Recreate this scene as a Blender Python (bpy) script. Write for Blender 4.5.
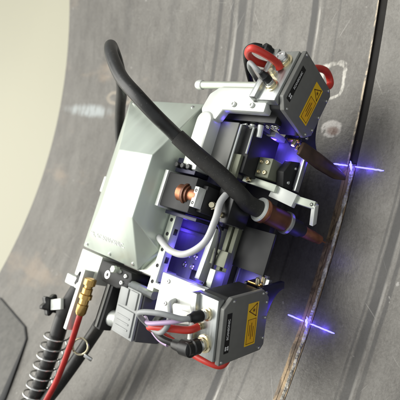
import bpy, bmesh, math, random
from mathutils import Vector, Matrix, noise

random.seed(7)
for o in list(bpy.data.objects):
    bpy.data.objects.remove(o)
scene = bpy.context.scene
col = scene.collection
RAD = math.radians
CM = 0.01

# ------------------------------------------------------------------ camera
cam_data = bpy.data.cameras.new('camera')
cam = bpy.data.objects.new('camera', cam_data)
col.objects.link(cam)
elev, roll, yaw = 0.8016, -1.3828, -0.041
fwd = Vector((math.sin(yaw) * math.cos(elev), math.cos(yaw) * math.cos(elev), -math.sin(elev)))
rgt = Vector((math.cos(yaw), -math.sin(yaw), 0.0))
upv = rgt.cross(fwd)
ax = rgt * math.cos(roll) + upv * math.sin(roll)
ay = -rgt * math.sin(roll) + upv * math.cos(roll)
cm = Matrix((ax, ay, -fwd)).transposed().to_4x4()
cm.translation = Vector((-0.0689, -0.2791, 0.5173))
cam.matrix_world = cm
cam_data.sensor_width = 36.0
cam_data.sensor_height = 36.0
cam_data.lens = 45.0
cam_data.clip_start = 0.01
cam_data.clip_end = 100.0
cam_data.dof.use_dof = True
cam_data.dof.focus_distance = 0.50
cam_data.dof.aperture_fstop = 9.0
scene.camera = cam

# ------------------------------------------------------------------ world + lamps
world = bpy.data.worlds.new('World')
scene.world = world
world.use_nodes = True
bg = world.node_tree.nodes['Background']
bg.inputs[0].default_value = (0.93, 0.97, 1.0, 1)
bg.inputs[1].default_value = 0.60


def area(name, loc, target, size, power, color):
    ld = bpy.data.lights.new(name, 'AREA')
    ld.shape = 'RECTANGLE'
    ld.size, ld.size_y = size
    ld.energy = power
    ld.color = color
    o = bpy.data.objects.new(name, ld)
    col.objects.link(o)
    o.location = loc
    d = Vector(target) - Vector(loc)
    o.rotation_euler = d.to_track_quat('-Z', 'Y').to_euler()
    return o


area('workshop_lamp', (0.12, 1.25, 2.0), (-0.06, 0.2, 0.1), (2.4, 1.8), 76, (1.0, 0.99, 0.94))
area('hall_lamp', (-1.3, 4.0, 1.7), (-0.1, 0.4, 0.1), (4.0, 2.4), 95, (1.0, 0.97, 0.88))


def blue_lamp(name, loc, power, r=0.006):
    ld = bpy.data.lights.new(name, 'POINT')
    ld.energy = power
    ld.color = (0.12, 0.065, 1.0)
    ld.shadow_soft_size = r
    o = bpy.data.objects.new(name, ld)
    col.objects.link(o)
    o.location = loc
    return o


scene.view_settings.view_transform = 'Standard'
scene.view_settings.look = 'None'
scene.view_settings.exposure = 0.0
scene.view_settings.gamma = 1.0

# ------------------------------------------------------------------ materials
MATS = {}


def nodes_of(name):
    m = bpy.data.materials.new(name)
    m.use_nodes = True
    nt = m.node_tree
    return m, nt, nt.nodes['Principled BSDF']


def mat(name, color, rough=0.5, metal=0.0, var=0.12, scale=60.0, bump=0.0, stretch=(1, 1, 1),
        rvar=0.12, coat=0.0, spots=0.0):
    m, nt, b = nodes_of(name)
    tc = nt.nodes.new('ShaderNodeTexCoord')
    mp = nt.nodes.new('ShaderNodeMapping')
    mp.inputs['Scale'].default_value = stretch
    nz = nt.nodes.new('ShaderNodeTexNoise')
    nz.inputs['Scale'].default_value = scale
    nz.inputs['Detail'].default_value = 6
    nt.links.new(tc.outputs['Object'], mp.inputs[0])
    nt.links.new(mp.outputs[0], nz.inputs['Vector'])
    cr = nt.nodes.new('ShaderNodeValToRGB')
    c = Vector(color)
    cr.color_ramp.elements[0].position = 0.3
    cr.color_ramp.elements[1].position = 0.7
    cr.color_ramp.elements[0].color = (*(c * (1 - var)), 1)
    cr.color_ramp.elements[1].color = (*[min(1, x * (1 + var)) for x in c], 1)
    nt.links.new(nz.outputs['Fac'], cr.inputs[0])
    last = cr.outputs[0]
    if spots > 0:
        n2 = nt.nodes.new('ShaderNodeTexNoise')
        n2.inputs['Scale'].default_value = scale * 5
        n2.inputs['Detail'].default_value = 3
        nt.links.new(tc.outputs['Object'], n2.inputs['Vector'])
        r2 = nt.nodes.new('ShaderNodeValToRGB')
        r2.color_ramp.elements[0].position = 0.62
        r2.color_ramp.elements[1].position = 0.72
        nt.links.new(n2.outputs['Fac'], r2.inputs[0])
        mx = nt.nodes.new('ShaderNodeMix')
        mx.data_type = 'RGBA'
        mu = nt.nodes.new('ShaderNodeMath')
        mu.operation = 'MULTIPLY'
        mu.inputs[1].default_value = spots
        nt.links.new(r2.outputs[0], mu.inputs[0])
        nt.links.new(mu.outputs[0], mx.inputs[0])
        nt.links.new(last, mx.inputs[6])
        mx.inputs[7].default_value = (0.55, 0.53, 0.48, 1)
        last = mx.outputs[2]
    nt.links.new(last, b.inputs['Base Color'])
    b.inputs['Metallic'].default_value = metal
    mr = nt.nodes.new('ShaderNodeMapRange')
    mr.inputs[3].default_value = max(0.03, rough - rvar)
    mr.inputs[4].default_value = min(1, rough + rvar)
    nt.links.new(nz.outputs['Fac'], mr.inputs[0])
    nt.links.new(mr.outputs[0], b.inputs['Roughness'])
    if coat:
        b.inputs['Coat Weight'].default_value = coat
    if bump:
        bn = nt.nodes.new('ShaderNodeBump')
        bn.inputs['Strength'].default_value = bump
        bn.inputs['Distance'].default_value = 0.0006
        nt.links.new(nz.outputs['Fac'], bn.inputs['Height'])
        nt.links.new(bn.outputs[0], b.inputs['Normal'])
    MATS[name] = m
    return m


mat('cover_aluminium', (0.60, 0.66, 0.58), 0.33, 0.50, 0.06, 12, 0.02, (1, 5, 1), 0.11, spots=0.22)
mat('white_aluminium', (0.72, 0.74, 0.69), 0.35, 0.25, 0.03, 40, 0.05)
mat('machined_aluminium', (0.52, 0.54, 0.52), 0.34, 0.85, 0.07, 60, 0.1, (1, 9, 1))
mat('olive_aluminium', (0.20, 0.21, 0.15), 0.5, 0.3, 0.12, 60, 0.1)
mat('pale_green_aluminium', (0.62, 0.66, 0.56), 0.40, 0.45, 0.08, 50, 0.08)
mat('grey_anodised', (0.195, 0.195, 0.180), 0.48, 0.25, 0.06, 140, 0.12, (1, 1, 1), 0.06)
mat('charcoal_anodised', (0.027, 0.027, 0.027), 0.50, 0.1, 0.12, 90, 0.1)
MATS['charcoal_anodised'].node_tree.nodes['Principled BSDF'].inputs['Specular IOR Level'].default_value = 0.3
mat('black_plastic', (0.012, 0.012, 0.012), 0.38, 0.0, 0.2, 120, 0.1)
mat('rubber', (0.016, 0.016, 0.015), 0.40, 0.0, 0.25, 70, 0.15, (1, 1, 1), 0.1, spots=0.06)
mat('sleeve_rubber', (0.018, 0.017, 0.015), 0.62, 0.0, 0.25, 160, 0.35, spots=0.08)
mat('navy_flange', (0.022, 0.022, 0.05), 0.35, 0.3, 0.2, 90, 0.1)
mat('brushed_panel', (0.17, 0.17, 0.20), 0.5, 0.15, 0.10, 40, 0.05, (1, 10, 1))
mat('copper', (0.36, 0.15, 0.08), 0.42, 0.8, 0.5, 90, 0.15, (1, 1, 1), 0.12)
mat('brown_sleeve', (0.13, 0.05, 0.026), 0.36, 0.35, 0.25, 90, 0.15)
mat('scorched_sheet', (0.075, 0.046, 0.032), 0.5, 0.4, 0.4, 60, 0.2)
mat('brass', (0.60, 0.38, 0.13), 0.28, 1.0, 0.12, 120, 0.05)
mat('pale_gold', (0.80, 0.72, 0.50), 0.25, 1.0, 0.12, 120, 0.05)
mat('steel_bright', (0.72, 0.72, 0.70), 0.25, 1.0, 0.08, 120)
mat('red_rubber', (0.62, 0.045, 0.03), 0.36, 0.0, 0.12, 90, 0.08)
mat('dark_red_rubber', (0.42, 0.02, 0.015), 0.40, 0.0, 0.15, 90, 0.08)
mat('grey_rubber', (0.30, 0.31, 0.31), 0.42, 0.0, 0.1, 90, 0.08)
mat('light_grey_rubber', (0.55, 0.55, 0.54), 0.40, 0.0, 0.06, 90, 0.05)
mat('lilac_rubber', (0.50, 0.36, 0.55), 0.42, 0.0, 0.08, 90, 0.05)
mat('light_grey_plastic', (0.36, 0.37, 0.36), 0.45, 0.0, 0.05, 90, 0.08)
mat('dark_grey_plastic', (0.10, 0.10, 0.10), 0.5, 0.0, 0.08, 110, 0.15)
mat('label_yellow', (0.92, 0.56, 0.015), 0.42, 0.0, 0.04, 60)
mat('label_orange', (0.88, 0.47, 0.012), 0.42, 0.0, 0.04, 60)
mat('label_black', (0.008, 0.008, 0.008), 0.35, 0.0, 0.1, 60)
mat('print_white', (0.80, 0.80, 0.78), 0.5, 0.0, 0.02, 60)
mat('print_brown', (0.16, 0.07, 0.006), 0.5, 0.0, 0.02, 60)
mat('floor_cream', (0.37, 0.355, 0.27), 0.55, 0.0, 0.04, 1.2)
mat('pad_steel', (0.072, 0.069, 0.062), 0.45, 0.4, 0.3, 90, 0.5, spots=0.10)
mat('pad_edge', (0.03, 0.03, 0.03), 0.6, 0.2, 0.2, 35)

# --- laser stripe: it gives off light
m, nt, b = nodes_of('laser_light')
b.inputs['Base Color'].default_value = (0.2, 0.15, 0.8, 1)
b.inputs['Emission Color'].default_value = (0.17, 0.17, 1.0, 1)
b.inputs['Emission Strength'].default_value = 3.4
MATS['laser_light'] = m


# --- the steel of the pipe
def steel_material():
    m, nt, b = nodes_of('rolled_steel')
    N, Lk = nt.nodes, nt.links

    def math_(op, a, bb=None, clamp=False):
        n = N.new('ShaderNodeMath')
        n.operation = op
        n.use_clamp = clamp
        for i, v in enumerate((a, bb)):
            if v is None:
                continue
            if isinstance(v, (int, float)):
                n.inputs[i].default_value = v
            else:
                Lk.new(v, n.inputs[i])
        return n.outputs[0]

    def noise_(scale, stretch, detail=5, rough=0.55, dist=0.0):
        mp = N.new('ShaderNodeMapping')
        mp.inputs['Scale'].default_value = stretch
        Lk.new(tc.outputs['Object'], mp.inputs[0])
        n = N.new('ShaderNodeTexNoise')
        n.inputs['Scale'].default_value = scale
        n.inputs['Detail'].default_value = detail
        n.inputs['Roughness'].default_value = rough
        n.inputs['Distortion'].default_value = dist
        Lk.new(mp.outputs[0], n.inputs['Vector'])
        return n.outputs['Fac']

    def ramp(v, p0, p1):
        n = N.new('ShaderNodeMapRange')
        n.interpolation_type = 'SMOOTHSTEP'
        n.inputs[1].default_value = p0
        n.inputs[2].default_value = p1
        Lk.new(v, n.inputs[0])
        return n.outputs[0]

    def mix(fac, a, c):
        n = N.new('ShaderNodeMix')
        n.data_type = 'RGBA'
        Lk.new(fac, n.inputs[0])
        if isinstance(a, tuple):
            n.inputs[6].default_value = a
        else:
            Lk.new(a, n.inputs[6])
        if isinstance(c, tuple):
            n.inputs[7].default_value = c
        else:
            Lk.new(c, n.inputs[7])
        return n.outputs[2]

    tc = N.new('ShaderNodeTexCoord')
    sx = N.new('ShaderNodeSeparateXYZ')
    Lk.new(tc.outputs['Object'], sx.inputs[0])
    X, Y = sx.outputs[0], sx.outputs[1]
    wob = math_('MULTIPLY', math_('SUBTRACT', noise_(7, (1, 1, 1)), 0.5), 0.006)
    Yw = math_('ADD', Y, wob)

    def band(y0, half, soft):
        d = math_('ABSOLUTE', math_('SUBTRACT', Yw, y0))
        n = N.new('ShaderNodeMapRange')
        n.interpolation_type = 'SMOOTHSTEP'
        n.inputs[1].default_value = half
        n.inputs[2].default_value = half + soft
        n.inputs[3].default_value = 1
        n.inputs[4].default_value = 0
        Lk.new(d, n.inputs[0])
        return n.outputs[0]

    def blob(x0, y0, r, soft, rx=1.0):
        dx = math_('DIVIDE', math_('SUBTRACT', X, x0), rx)
        dy = math_('SUBTRACT', Y, y0)
        d = math_('SQRT', math_('ADD', math_('MULTIPLY', dx, dx), math_('MULTIPLY', dy, dy)))
        d = math_('ADD', d, math_('MULTIPLY', math_('SUBTRACT', noise_(38, (1, 1, 1), 4), 0.5), r * 1.3))
        return d

    big = noise_(4.0, (1, 1.6, 1), 6, 0.6)
    mid = noise_(22, (0.5, 1.5, 1), 6, 0.65)
    fine = noise_(240, (1, 1, 1), 4, 0.7)
    streak = noise_(9, (0.5, 10, 0.5), 5, 0.6)
    speck = noise_(70, (1, 1, 1), 3, 0.6)
    grit = noise_(420, (0.8, 1, 1), 5, 0.75)
    patch = noise_(60, (0.7, 1.4, 1), 6, 0.7, 0.8)
    v = math_('ADD', math_('MULTIPLY', big, 0.40), math_('ADD', math_('MULTIPLY', mid, 0.34),
        math_('ADD', math_('MULTIPLY', fine, 0.18), math_('MULTIPLY', streak, 0.07))))
    v2 = math_('ADD', math_('MULTIPLY', v, 0.66), math_('ADD', math_('MULTIPLY', grit, 0.24), math_('MULTIPLY', patch, 0.10)))
    base = mix(ramp(v2, 0.40, 0.60), (0.068, 0.063, 0.056, 1), (0.128, 0.122, 0.110, 1))
    flake = ramp(noise_(34, (0.8, 1.1, 1), 8, 0.72, 0.5), 0.50, 0.525)
    base = mix(math_('MULTIPLY', flake, 0.07), base, (0.22, 0.213, 0.198, 1))
    flake2 = ramp(noise_(90, (0.7, 1.2, 1), 6, 0.7, 0.3), 0.60, 0.625)
    base = mix(math_('MULTIPLY', flake2, 0.20), base, (0.045, 0.040, 0.035, 1))
    # roller bands that run round the pipe
    dark = None
    for y0, h, s, k in ((0.204, 0.005, 0.005, 0.75), (0.222, 0.001, 0.003, 0.7), (0.087, 0.0032, 0.003, 0.85), (0.186, 0.0008, 0.003, 0.5), (0.052, 0.0005, 0.002, 0.4),
                        (0.0735, 0.0008, 0.002, 0.3), (-0.066, 0.0035, 0.003, 0.85), (-0.078, 0.0012, 0.002, 0.7), (-0.057, 0.0006, 0.0015, 0.5),
                        (0.246, 0.002, 0.004, 0.7), (0.268, 0.001, 0.004, 0.3), (0.35, 0.006, 0.012, 0.2), (0.47, 0.004, 0.012, 0.2),
                        (0.13, 0.002, 0.006, 0.25), (-0.12, 0.004, 0.006, 0.4)):
        q = math_('MULTIPLY', band(y0, h, s), k)
        dark = q if dark is None else math_('MAXIMUM', dark, q)
    dark = math_('MULTIPLY', dark, ramp(noise_(6, (1, 1, 1), 3), 0.15, 0.45))
    base = mix(dark, base, (0.030, 0.029, 0.028, 1))
    lite = None
    for y0, h, s, k in ((0.0795, 0.0006, 0.0014, 0.28), (-0.0715, 0.0004, 0.002, 0.15), (0.213, 0.0008, 0.003, 0.15)):
        q = math_('MULTIPLY', band(y0, h, s), k)
        lite = q if lite is None else math_('MAXIMUM', lite, q)
    lite = math_('MULTIPLY', lite, ramp(noise_(14, (1, 1, 1), 3), 0.35, 0.6))
    base = mix(lite, base, (0.60, 0.58, 0.53, 1))
    # rubbed chalk ring near the leading sensor, and a scaly patch below it
    d1 = blob(0.086, 0.047, 0.016, 0.004, 1.35)
    ring = math_('SUBTRACT', 1.0, ramp(math_('ABSOLUTE', math_('SUBTRACT', d1, 0.0155)), 0.0012, 0.0030), True)
    ring = math_('MULTIPLY', ring, ramp(mid, 0.30, 0.52))
    base = mix(math_('MULTIPLY', math_('MULTIPLY', ring, ramp(patch, 0.32, 0.50)), 0.48), base, (0.60, 0.58, 0.52, 1))
    d2 = blob(0.029, 0.036, 0.012, 0.004, 0.75)
    scale_ = math_('SUBTRACT', 1.0, ramp(d2, 0.011, 0.015), True)
    base = mix(math_('MULTIPLY', math_('MULTIPLY', scale_, ramp(patch, 0.42, 0.50)), 0.50), base, (0.45, 0.43, 0.40, 1))
    d3 = blob(0.027, 0.033, 0.007, 0.004, 0.6)
    base = mix(math_('MULTIPLY', math_('SUBTRACT', 1.0, ramp(d3, 0.004, 0.011), True), 0.7), base, (0.10, 0.055, 0.04, 1))
    # smeared pale wipe and tan ring towards the rim
    d4 = blob(0.024, 0.56, 0.05, 0.02, 0.16)
    wipe = math_('MULTIPLY', math_('SUBTRACT', 1.0, ramp(d4, 0.035, 0.10), True), ramp(mid, 0.36, 0.56))
    base = mix(math_('MULTIPLY', wipe, 0.45), base, (0.42, 0.47, 0.48, 1))
    d5 = blob(0.052, 0.47, 0.03, 0.01, 0.32)
    ring2 = math_('SUBTRACT', 1.0, ramp(math_('ABSOLUTE', math_('SUBTRACT', d5, 0.034)), 0.003, 0.012), True)
    base = mix(math_('MULTIPLY', ring2, 0.25), base, (0.45, 0.38, 0.28, 1))
    rustm = math_('MULTIPLY', ramp(noise_(5, (3, 1.2, 1), 5), 0.56, 0.72), ramp(Y, 0.25, 0.5))
    base = mix(math_('MULTIPLY', rustm, 0.22), base, (0.36, 0.26, 0.17, 1))
    # ground strip beside the weld: tan where it is welded, bright thin edge where it is open
    welded = math_('SUBTRACT', 1.0, ramp(X, -0.016, -0.006), True)
    strip = math_('MULTIPLY', math_('MULTIPLY', ramp(Y, -0.0050, -0.0045), math_('SUBTRACT', 1.0, ramp(math_('ADD', Yw, math_('MULTIPLY', math_('SUBTRACT', patch, 0.5), 0.006)), 0.0078, 0.0092), True)), welded)
    base = mix(math_('MULTIPLY', strip, 0.80), base, mix(ramp(patch, 0.40, 0.60), (0.085, 0.058, 0.034, 1), (0.32, 0.225, 0.12, 1)))
    edge = math_('MULTIPLY', math_('MULTIPLY', ramp(Y, 0.0030, 0.0038), math_('SUBTRACT', 1.0, ramp(Yw, 0.0056, 0.0072), True)), math_('SUBTRACT', 1.0, welded))
    base = mix(math_('MULTIPLY', math_('MULTIPLY', edge, ramp(patch, 0.40, 0.56)), 0.8), base, (0.46, 0.38, 0.27, 1))
    inside = ramp(math_('MULTIPLY', math_('SUBTRACT', 0.0052, math_('ABSOLUTE', Y)), 1.0), 0.0, 0.0006)
    base = mix(math_('MULTIPLY', math_('MULTIPLY', inside, math_('SUBTRACT', 1.0, welded)), 0.9), base, (0.030, 0.022, 0.015, 1))
    # fine straight scratches at several angles
    def scratch(ang, sc, thr, k):
        mp0 = N.new('ShaderNodeMapping')
        mp0.inputs['Rotation'].default_value = (0, 0, ang)
        Lk.new(tc.outputs['Object'], mp0.inputs[0])
        mp1 = N.new('ShaderNodeMapping')
        mp1.inputs['Scale'].default_value = (1.0, 55.0, 1.0)
        Lk.new(mp0.outputs[0], mp1.inputs[0])
        n = N.new('ShaderNodeTexNoise')
        n.inputs['Scale'].default_value = sc
        n.inputs['Detail'].default_value = 2
        Lk.new(mp1.outputs[0], n.inputs['Vector'])
        return math_('MULTIPLY', ramp(n.outputs['Fac'], thr, thr + 0.03), k)
    for ang, sc, thr, k in ((0.5, 13, 0.73, 0.30), (-0.9, 17, 0.74, 0.25), (1.7, 15, 0.74, 0.22), (2.6, 11, 0.73, 0.25)):
        base = mix(scratch(ang, sc, thr, k), base, (0.42, 0.41, 0.38, 1))
    soot = ramp(noise_(11, (1, 1, 1), 6, 0.7, 0.6), 0.55, 0.75)
    base = mix(math_('MULTIPLY', soot, 0.22), base, (0.050, 0.046, 0.042, 1))
    # weld spatter and scuffs
    sp = math_('MULTIPLY', ramp(speck, 0.70, 0.76), 0.5)
    base = mix(sp, base, (0.32, 0.31, 0.29, 1))
    Lk.new(base, b.inputs['Base Color'])
    b.inputs['Metallic'].default_value = 0.48
    rr = N.new('ShaderNodeMapRange')
    rr.inputs[3].default_value = 0.30
    rr.inputs[4].default_value = 0.50
    Lk.new(v, rr.inputs[0])
    Lk.new(rr.outputs[0], b.inputs['Roughness'])
    bp = N.new('ShaderNodeBump')
    bp.inputs['Strength'].default_value = 0.5
    bp.inputs['Distance'].default_value = 0.0008
    Lk.new(math_('ADD', math_('MULTIPLY', fine, 0.5), math_('ADD', mid, math_('MULTIPLY', streak, 0.2))), bp.inputs['Height'])
    Lk.new(bp.outputs[0], b.inputs['Normal'])
    MATS['rolled_steel'] = m


steel_material()
mat('groove_dark', (0.010, 0.008, 0.006), 0.75, 0.2, 0.4, 60, 0.4)
mat('weld_metal', (0.38, 0.36, 0.31), 0.5, 0.4, 0.6, 130, 0.8, (1, 1, 1), 0.2)


# ------------------------------------------------------------------ mesh helpers (all shapes in centimetres)
class MB:
    def __init__(s):
        s.bm = bmesh.new()

    def _merge(s, b2, M=None):
        if M is not None:
            b2.transform(M)
        me = bpy.data.meshes.new('tmp')
        b2.to_mesh(me)
        b2.free()
        s.bm.from_mesh(me)
        bpy.data.meshes.remove(me)
        return s

    def box(s, x0, x1, y0, y1, z0, z1, bev=0.08, M=None, seg=2):
        b2 = bmesh.new()
        bmesh.ops.create_cube(b2, size=1)
        for v in b2.verts:
            v.co = Vector(((x0 + x1) / 2 + v.co.x * (x1 - x0), (y0 + y1) / 2 + v.co.y * (y1 - y0), (z0 + z1) / 2 + v.co.z * (z1 - z0)))
        if bev:
            bmesh.ops.bevel(b2, geom=b2.edges[:], offset=min(bev, 0.45 * min(abs(x1 - x0), abs(y1 - y0), abs(z1 - z0))), segments=seg, affect='EDGES', profile=0.5)
        return s._merge(b2, M)

    def prism(s, poly, a0, a1, axis='y', bev=0.06, M=None):
        """poly: 2-D outline; axis: extrusion axis (x: poly=(y,z), y: (x,z), z: (x,y))"""
        b2 = bmesh.new()

        def p3(p, a):
            return {'x': (a, p[0], p[1]), 'y': (p[0], a, p[1]), 'z': (p[0], p[1], a)}[axis]
        A = [b2.verts.new(p3(p, a0)) for p in poly]
        B = [b2.verts.new(p3(p, a1)) for p in poly]
        b2.faces.new(A)
        b2.faces.new(B[::-1])
        n = len(poly)
        for i in range(n):
            b2.faces.new((A[i], B[i], B[(i + 1) % n], A[(i + 1) % n]))
        bmesh.ops.recalc_face_normals(b2, faces=b2.faces[:])
        if bev:
            ed = [e for e in b2.edges if e.calc_face_angle(0) > 0.5]
            bmesh.ops.bevel(b2, geom=ed, offset=bev, segments=2, affect='EDGES', profile=0.5)
        return s._merge(b2, M)

    def hull(s, pts, bev=0.06):
        b2 = bmesh.new()
        for p in pts:
            b2.verts.new(p)
        r = bmesh.ops.convex_hull(b2, input=b2.verts[:])
        bmesh.ops.dissolve_limit(b2, angle_limit=0.02, verts=b2.verts[:], edges=b2.edges[:])
        bmesh.ops.recalc_face_normals(b2, faces=b2.faces[:])
        if bev:
            ed = [e for e in b2.edges if e.calc_face_angle(0) > 0.15]
            bmesh.ops.bevel(b2, geom=ed, offset=bev, segments=3, affect='EDGES', profile=0.5)
        return s._merge(b2)

    def lathe(s, p0, p1, prof, n=24):
        """prof: list of (t along the axis in cm from p0, radius)"""
        p0, p1 = Vector(p0), Vector(p1)
        d = (p1 - p0).normalized()
        u = d.orthogonal().normalized()
        w = d.cross(u)
        b2 = s.bm
        rings = []
        for t, r in prof:
            rings.append([b2.verts.new(p0 + d * t + (u * math.cos(2 * math.pi * k / n) + w * math.sin(2 * math.pi * k / n)) * max(r, 1e-4)) for k in range(n)])
        for a, c in zip(rings, rings[1:]):
            for k in range(n):
                b2.faces.new((a[k], a[(k + 1) % n], c[(k + 1) % n], c[k]))
        b2.faces.new(rings[0][::-1])
        b2.faces.new(rings[-1])
        return s

    def cyl(s, p0, p1, r, n=20, bev=None):
        L = (Vector(p1) - Vector(p0)).length
        c = bev if bev is not None else min(0.2 * r, 0.06)
        return s.lathe(p0, p1, [(0, r - c), (c, r), (L - c, r), (L, r - c)], n)

    def tube(s, pts, r, n=14, sub=10, closed=False):
        P = [Vector(p) for p in pts]
        if sub > 1:
            Q = []
            m = len(P)
            for i in range(m - 1):
                a = P[max(i - 1, 0)]
                b_, c_ = P[i], P[i + 1]
                d = P[min(i + 2, m - 1)]
                for k in range(sub):
                    t = k / sub
                    Q.append(0.5 * ((2 * b_) + (c_ - a) * t + (2 * a - 5 * b_ + 4 * c_ - d) * t * t + (3 * b_ - a - 3 * c_ + d) * t ** 3))
            Q.append(P[-1])
        else:
            Q = P
        rr = r if callable(r) else (lambda t: r)
        b2 = s.bm
        t0 = (Q[1] - Q[0]).normalized()
        nrm = t0.orthogonal().normalized()
        rings = []
        for i, q in enumerate(Q):
            t = (Q[min(i + 1, len(Q) - 1)] - Q[max(i - 1, 0)]).normalized()
            nrm = (nrm - t * nrm.dot(t)).normalized()
            bi = t.cross(nrm)
            R_ = rr(i / (len(Q) - 1))
            rings.append([b2.verts.new(q + (nrm * math.cos(2 * math.pi * k / n) + bi * math.sin(2 * math.pi * k / n)) * R_) for k in range(n)])
        for a, c in zip(rings, rings[1:]):
            for k in range(n):
                b2.faces.new((a[k], a[(k + 1) % n], c[(k + 1) % n], c[k]))
        b2.faces.new(rings[0][::-1])
        b2.faces.new(rings[-1])
        return s

    def mesh(s, name):
        bmesh.ops.recalc_face_normals(s.bm, faces=s.bm.faces[:])
        s.bm.transform(Matrix.Scale(CM, 4))
        me = bpy.data.meshes.new(name)
        s.bm.to_mesh(me)
        s.bm.free()
        for p in me.polygons:
            p.use_smooth = True
        me.set_sharp_from_angle(angle=RAD(38))
        return me

    def build(s, name, material, parent=None):
        me = s.mesh(name)
        me.materials.append(MATS[material])
        return link(name, me, parent)


def link(name, me, parent=None):
    o = bpy.data.objects.new(name, me)
    col.objects.link(o)
    if parent is not None:
        o.parent = parent
    return o


def tag(o, label=None, cat=None, group=None, kind=None):
    if label:
        o['label'] = label
    if cat:
        o['category'] = cat
    if group:
        o['group'] = group
    if kind:
        o['kind'] = kind
    return o


def empty(name, loc_cm=(0, 0, 0), ry=0.0):
    o = bpy.data.objects.new(name, None)
    col.objects.link(o)
    o.empty_display_size = 0.02
    o.location = Vector(loc_cm) * CM
    o.rotation_euler = (0, ry, 0)
    return o


def text_mesh(txt, height, bold=0.0, spacing=1.0):
    """flat lettering, thin real thickness; origin centred; lies in XY, cm"""
    cu = bpy.data.curves.new('lettering', 'FONT')
    cu.body = txt
    cu.align_x = 'CENTER'
    cu.align_y = 'CENTER'
    cu.size = height
    cu.extrude = 0.006
    cu.offset = bold
    cu.space_character = spacing
    cu.resolution_u = 3
    ob = bpy.data.objects.new('lettering', cu)
    col.objects.link(ob)
    bpy.context.view_layer.update()
    me = bpy.data.meshes.new_from_object(ob)
    bpy.data.objects.remove(ob)
    return me


def put_mesh(name, me, frame, material, parent):
    """frame: 4x4 in cm"""
    me.transform(frame)
    me.transform(Matrix.Scale(CM, 4))
    me.materials.clear()
    me.materials.append(MATS[material])
    return link(name, me, parent)


def frame(origin, right, up):
    r = Vector(right).normalized()
    u = Vector(up)
    u = (u - r * u.dot(r)).normalized()
    n = r.cross(u)
    M = Matrix((r, u, n)).transposed().to_4x4()
    M.translation = Vector(origin)
    return M


_screw = {}


def screw(parent, origin, normal, r=0.28, material='steel_bright', h=0.18, name='screw'):
    key = (round(r, 2), material, round(h, 2))
    if key not in _screw:
        mb = MB()
        mb.lathe((0, 0, -0.05), (0, 0, 1), [(0, r), (h * 0.75, r), (h, r * 0.82), (h, r * 0.5), (h * 0.55, r * 0.46)], 12)
        me = mb.mesh('screw')
        me.materials.append(MATS[material])
        _screw[key] = me
    o = link(name, _screw[key], parent)
    o.location = Vector(origin) * CM
    o.rotation_euler = Vector(normal).to_track_quat('Z', 'Y').to_euler()
    return o


# ================================================================== THE SETTING
floor_mb = MB()
floor_mb.box(-1500, 1500, -1500, 1500, -32, -25, 0)
tag(floor_mb.build('workshop_floor', 'floor_cream'), kind='structure')


def sweep(profile, a0, a1, n, name, material, parent=None):
    """closed profile (y, radius) swept round the pipe axis (x=0, z=100 cm)"""
    bm = bmesh.new()
    rings = []
    for i in range(n + 1):
        a = a0 + (a1 - a0) * i / n
        rings.append([bm.verts.new((r * math.sin(a), y, 100 - r * math.cos(a))) for y, r in profile])
    m_ = len(profile)
    for A, B in zip(rings, rings[1:]):
        for k in range(m_):
            bm.faces.new((A[k], A[(k + 1) % m_], B[(k + 1) % m_], B[k]))
    bm.faces.new(rings[0][::-1])
    bm.faces.new(rings[-1])
    mb = MB()
    mb.bm.free()
    mb.bm = bm
    return mb.build(name, material, parent)


wall = sweep([(-90, 100), (-0.55, 100), (-0.45, 100.9), (0.40, 100.9), (0.45, 100), (66.9, 100), (67.2, 100.3), (67.2, 102), (-90, 102)],
             RAD(-78), RAD(78), 260, 'pipe_wall', 'rolled_steel')
tag(wall, 'inside of a large grey rolled steel pipe with a girth seam', kind='structure')
sweep([(-0.46, 100.25), (0.41, 100.25), (0.41, 100.8), (-0.46, 100.8)], RAD(-0.4), RAD(76), 120, 'groove_root', 'groove_dark', wall)
sweep([(-0.46, 100.03), (0.41, 100.03), (0.41, 100.8), (-0.46, 100.8)], RAD(-60), RAD(-0.45), 160, 'root_pass', 'rolled_steel', wall)


def weld_bead():
    bm = bmesh.new()
    n, m_ = 2200, 10
    rings = []
    for i in range(n + 1):
        a = RAD(-0.6) + (RAD(-50) - RAD(-0.6)) * i / n
        s_ = a * 100
        ring = []
        for k in range(m_ + 1):
            t = k / m_
            wdt = 0.21 + 0.16 * noise.noise((s_ * 0.7, 3, 0)) + 0.06 * noise.noise((s_ * 4, 9, t))
            y = -0.16 + (t - 0.5) * 2 * wdt + 0.08 * noise.noise((s_ * 0.5, 1, 8))
            h = (0.07 + 0.05 * noise.noise((s_ * 0.6, 4, 4))) * math.sin(math.pi * t) ** 0.6
            h += 0.09 * noise.noise((s_ * 2.2, t * 4, 5)) * math.sin(math.pi * t)
            h += 0.05 * noise.noise((s_ * 9, t * 7, 2)) * math.sin(math.pi * t)
            h += 0.015 * math.sin(s_ * 19 + 2.2 * math.cos(math.pi * (t - 0.5)) + 2 * noise.noise((s_ * 0.9, 7, 1))) * math.sin(math.pi * t)
            if k in (0, m_):
                h = -0.12
            ring.append(bm.verts.new(((100 - h) * math.sin(a), y, 100 - (100 - h) * math.cos(a))))
        rings.append(ring)
    for A, B in zip(rings, rings[1:]):
        for k in range(m_):
            bm.faces.new((A[k], A[k + 1], B[k + 1], B[k]))
    mb = MB()
    mb.bm.free()
    mb.bm = bm
    return mb.build('weld_bead', 'weld_metal', wall)


weld_bead()


def on_wall(x, y, h=0.0):
    """a point h cm above the pipe wall"""
    a = math.asin(x / 100)
    r = 100 - h
    return Vector((r * math.sin(a), y, 100 - r * math.cos(a)))


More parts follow.
